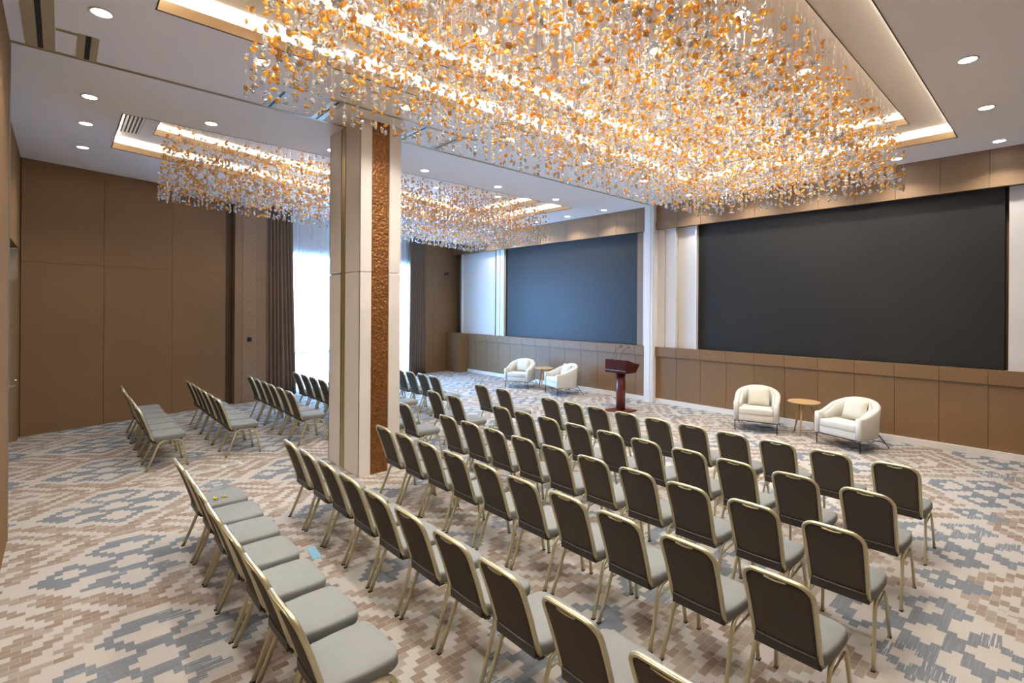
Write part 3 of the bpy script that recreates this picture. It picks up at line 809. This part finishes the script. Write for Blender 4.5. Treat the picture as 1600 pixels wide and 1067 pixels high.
# ------------------------------------------------------------------ lounge armchairs
def build_armchair():
    t = thing('tub_armchair', '', 'armchair', group='cream tub armchairs by the screens')
    # outer shell: plan runs from one arm front round the back to the other; local front is -y
    def plan(u, off):
        """u 0..1 around the U, off inward"""
        hw, yf, yb, r = 0.39 - off, -0.36, 0.36 - off, 0.30 - off * 0.6
        L1 = (yb - r) - yf; LA = PI / 2 * r; LB = 2 * (hw - r); tot = 2 * L1 + 2 * LA + LB; s = u * tot
        if s < L1: return (-hw, yf + s)
        s -= L1
        if s < LA: a = PI - s / r; return (-hw + r + r * math.cos(a), yb - r + r * math.sin(a))
        s -= LA
        if s < LB: return (-hw + r + s, yb)
        s -= LB
        if s < LA: a = PI / 2 - s / r; return (hw - r + r * math.cos(a), yb - r + r * math.sin(a))
        s -= LA
        return (hw, yb - r - s)
    def top(u):
        w_ = 1 - abs(2 * u - 1); k = min(max((w_ - 0.10) / 0.90, 0), 1); k = math.sin(k * PI / 2) ** 1.5
        return 0.575 + 0.25 * k
    N = 44; th = 0.085
    t.scale = (1.04, 1.04, 1.04)
    V, F = [], []
    for i in range(N + 1):
        u = i / N; z = top(u); fl = 0.03 * math.sin(PI * u)
        ring = [(0.008, 0.205), (0.0, 0.22), (-fl * 0.3, 0.45), (-fl, z - 0.03), (0.012 - fl, z - 0.006), (th * 0.5 - fl, z), (th - 0.012 - fl, z - 0.006), (th - fl * 0.6, z - 0.03), (th, 0.42), (th, 0.205)]
        for off, zz in ring: x, y = plan(u, off); V.append((x, y, zz))
    R = 10
    for i in range(N):
        for j in range(R):
            a, b = i * R + j, i * R + (j + 1) % R; F.append([a, a + R, b + R, b])
    F.append(list(range(R))); F.append([N * R + j for j in range(R)][::-1])
    mesh('shell', (V, F), 'cream_boucle', t, True)
    # inner padded lining, a little lower than the shell
    V, F = [], []
    for i in range(N + 1):
        u = 0.07 + 0.86 * i / N; z = top(u) - 0.035
        for off, zz in ((th - 0.005, 0.40), (th - 0.005, z - 0.012), (th + 0.018, z), (th + 0.038, z - 0.018), (th + 0.040, 0.40)):
            x, y = plan(u, off); V.append((x, y, zz))
    for i in range(N):
        for j in range(5):
            a, b = i * 5 + j, i * 5 + (j + 1) % 5; F.append([a, a + 5, b + 5, b])
    F.append(list(range(5))); F.append([N * 5 + j for j in range(5)][::-1])
    mesh('lining', (V, F), 'cream_boucle', t, True)
    rbox('seat_cushion', -0.302, 0.302, -0.365, 0.26, 0.325, 0.452, 0.03, 'cream_boucle', t, 3)
    rbox('front_rail', -0.303, 0.303, -0.352, 0.26, 0.205, 0.33, 0.012, 'cream_boucle', t, 2)
    # square cushion leaning on the back
    V, F = [], []
    n = 10
    for sd in (-1, 1):
        for i in range(n + 1):
            for j in range(n + 1):
                a, b = -1 + 2 * i / n, -1 + 2 * j / n
                tk = 0.068 * (max(0, (1 - a ** 4) * (1 - b ** 4))) ** 0.5
                pin = 1 - 0.05 * (1 - abs(a) ** 2) * abs(b) ** 4 - 0.0
                pin2 = 1 - 0.05 * (1 - abs(b) ** 2) * abs(a) ** 4
                V.append((a * 0.20 * pin2, sd * tk, b * 0.19 * pin))
    m_ = n + 1
    for sd in (0, 1):
        for i in range(n):
            for j in range(n):
                a = sd * m_ * m_ + i * m_ + j; q = [a, a + 1, a + m_ + 1, a + m_]; F.append(q if sd else q[::-1])
    ca, sa = math.cos(-0.32), math.sin(-0.32)
    cu = mesh('cushion', ([(x + 0.02, 0.105 + y * ca - z * sa, 0.632 + y * sa + z * ca) for x, y, z in V], F), 'cream_cushion', t, True)
    # slim metal frame and legs
    mesh('under_frame', join(sweep([(-0.375, -0.35, 0.198), (0.375, -0.35, 0.198)], 0.007, 0.007, 6), sweep([(0.375, -0.35, 0.198), (0.345, 0.10, 0.205), (0.312, 0.31, 0.205)], 0.007, 0.007, 6), sweep([(-0.375, -0.35, 0.198), (-0.345, 0.10, 0.205), (-0.312, 0.31, 0.205)], 0.007, 0.007, 6)), 'black_metal', t, True)
    for s_ in (-1, 1):
        mesh('leg', sweep([(s_ * 0.365, -0.335, 0.0), (s_ * 0.365, -0.335, 0.20)], 0.008, 0.008, 6), 'black_metal', t, True)
        mesh('leg', sweep([(s_ * 0.385, 0.455, 0.0), (s_ * 0.315, 0.315, 0.20), (s_ * 0.285, 0.270, 0.27)], 0.008, 0.008, 6), 'black_metal', t, True)
    mesh('rear_brace', sweep([(-0.35, 0.385, 0.10), (0.35, 0.385, 0.10)], 0.006, 0.006, 6), 'black_metal', t, True)
    return t
def front_at(cx, cy, ang):    # place so the front-foot midpoint stands at cx, cy
    return (cx + 0.335 * -math.sin(ang), cy + 0.335 * math.cos(ang), 0)
ac = build_armchair()
A = 0.30
spots = [((-4.15, 10.34), A, 'cream tub armchair under the black screen, turned toward the lectern-free end panel, lectern side of oak table'),
         ((-2.70, 10.26), -A, 'cream tub armchair under the black screen, on the end-panel side of oak table'),
         ((-11.24, 10.36), 0.40, 'cream tub armchair under the blue-tinted screen, corner-plinth side of round table'),
         ((-9.82, 10.42), -0.34, 'cream tub armchair under the blue-tinted screen, lectern side of round table')]
spots[0] = (spots[0][0], A, 'cream tub armchair under the black screen, on the white-pilaster side of oak table')
for i, (p, a, lab) in enumerate(spots):
    if i == 0: ac.location = front_at(*p, a); ac.rotation_euler = (0, 0, a); ac['label'] = lab
    else: dup(ac, front_at(*p, a), a, lab)

# round side tables
def build_table():
    t = thing('side_table', '', 'side table', group='round side tables')
    mesh('tabletop', lathe([(0.265, 0.618), (0.285, 0.628), (0.285, 0.642), (0.278, 0.648)], 40), 'oak', t)
    for k in range(3):
        a = 2 * PI * k / 3 + 0.55
        mesh('leg', sweep([(0.235 * math.cos(a), 0.235 * math.sin(a), 0.0), (0.10 * math.cos(a), 0.10 * math.sin(a), 0.622)], 0.02, 0.02, 10, scale=[0.62, 1.0]), 'oak', t, True)
    return t
tb = build_table(); tb.location = (-3.46, 10.92, 0); tb['label'] = 'round oak side table on three splayed legs under the black screen'
dup(tb, (-10.62, 10.92, 0), 0.4, 'round oak side table on three splayed legs under the blue-tinted screen')

# ------------------------------------------------------------------ lectern
lt = thing('lectern', 'dark red mahogany lectern on a single post before the white pilaster', 'lectern', (-7.14, 9.98, 0))
rbox('base_plate', -0.27, 0.27, -0.27, 0.27, 0.0, 0.035, 0.008, 'mahogany', lt, 1, False)
mesh('post', sweep([(0, 0, 0.03), (0, 0, 0.93)], 0.105, 0.085, 20, (0, 1, 0)), 'mahogany', lt, True)
# desk box: front face to the audience (-y), top slopes down towards the speaker (+y)
pr_ = [(-0.23, 0.93), (-0.23, 1.235), (-0.12, 1.235), (0.32, 1.10), (0.32, 1.075), (0.20, 0.93)]
V = [(sx * 0.29, y, z) for sx in (-1, 1) for y, z in pr_]; n = len(pr_)
F = [list(range(n)), [n + j for j in range(n)][::-1]] + [[j, n + j, n + (j + 1) % n, (j + 1) % n] for j in range(n)]
dk = mesh('desk', (V, F), 'mahogany_dark', lt)
mesh('desk_trim', box(-0.292, 0.292, -0.236, -0.228, 0.985, 0.998), 'steel', dk)
mesh('reading_lip', xf(box(-0.30, 0.30, -0.02, 0.0, -0.01, 0.03), lambda a, b, c: (a, 0.335 + b, 1.10 + c)), 'mahogany', dk)
for k, (x0, x1) in enumerate(((-0.12, -0.03), (0.10, 0.19))):
    mc = thing('gooseneck_microphone', f'thin black gooseneck microphone on the lectern, {("window side", "pilaster side")[k]}', 'microphone', (-7.14 + x0, 9.80, 1.2365), 0, 'lectern microphones')
    pth = [(0, 0, 0.01), (0.01, 0.03, 0.12)] + arc((0.02, 0.05, 0.16), (0.04, 0.10, 0.26), (x1 - x0, 0.17, 0.30), 6)
    mesh('base', lathe([(0.022, 0.0), (0.022, 0.012), (0.008, 0.02)], 12), 'black_plastic', mc)
    mesh('gooseneck', sweep(pth, 0.0035, 0.0035, 6), 'black_plastic', mc, True)
    e = Vector(pth[-1]); mesh('capsule', sweep([tuple(e), tuple(e + Vector((0.03, 0.03, 0.012)))], 0.012, 0.012, 8), 'black_plastic', mc, True)

# ------------------------------------------------------------------ small things on the walls, floor and seats
cmr = thing('security_camera', 'small black surveillance camera on the brown wall near the corner plinth', 'camera', ww(12.05, 0.0, 3.76))
mesh('bracket', sweep([(0, 0, 0), (0.09, 0.025, -0.03)], 0.012, 0.012, 8), 'black_plastic', cmr)
mesh('mount_plate', xf(box(-0.006, 0.012, -0.05, 0.05, -0.06, 0.05), lambda a, b, c: (a, b, c)), 'black_plastic', cmr)
hd = mesh('housing', sweep([(0.07, -0.06, 0.0), (0.16, 0.07, 0.03)], 0.045, 0.045, 10), 'black_plastic', cmr)
mesh('lens_ring', sweep([(0.068, -0.063, 0.0), (0.062, -0.072, -0.002)], 0.03, 0.03, 10), 'steel', hd)
th = thing('wall_control', 'small black square room control on the hammered bronze pilaster', 'wall control', ww(4.27, 0.098, 1.60))
mesh('plate', xf(box(-0.055, 0.055, -0.055, 0.055, 0, 0.014), lambda a, b, c: (NW.x * c + DW.x * a, NW.y * c + DW.y * a, b)), 'black_plastic', th)
mesh('dial', xf(lathe([(0.02, 0.014), (0.018, 0.024)], 14), lambda a, b, c: (NW.x * c + DW.x * a, NW.y * c + DW.y * a, b)), 'screen_edge', th)
def flat(name, parts, mt, lab, cat, loc, rz):
    o = tag(mesh(name, join(*parts), mt), lab, cat); o.location = loc; o.rotation_euler = (0, 0, rz); return o
flat('tape_strip', [box(-0.13, 0.13, -0.042, 0.042, 0, 0.003)], 'blue_tape', 'bright blue tape strip stuck on the carpet between fifth and sixth rows', 'tape', (-5.0, 1.885, 0), -0.12)
flat('tape_marking', [box(-0.09, 0.09, -0.145, -0.10, 0, 0.003), box(-0.09, 0.09, 0.10, 0.145, 0, 0.003), box(-0.015, 0.015, -0.10, 0.10, 0, 0.003)], 'pale_tape',
     'pale grey H-shaped tape marking on the carpet in the open aisle', 'tape', (-8.62, 1.98, 0), 0.1)
for k, (x, y, a) in enumerate(((-5.708, 1.165, 0.4), (-5.716, 1.245, 1.3))):
    sw = thing('wrapped_sweet', 'shiny yellow-green wrapped sweet on grey seat, ' + ('nearer the chair back', 'nearer the seat front')[k], 'sweet', (x, y, 0.507), a, 'two sweets on a chair seat')
    body = lathe([(0.004, -0.017), (0.011, -0.012), (0.013, 0.0), (0.011, 0.012), (0.004, 0.017)], 12)
    mesh('sweet_body', xf(body, lambda p, q_, r: (r, p, q_ + 0.013)), 'foil', sw, True)
    for s_ in (-1, 1):
        tw = lathe([(0.003, 0.016), (0.008, 0.024), (0.012, 0.032)], 8)
        mesh('twist_end', xf(tw, lambda p, q_, r, s_=s_: (s_ * r, p, q_ * 0.7 + 0.013)), 'foil', sw)
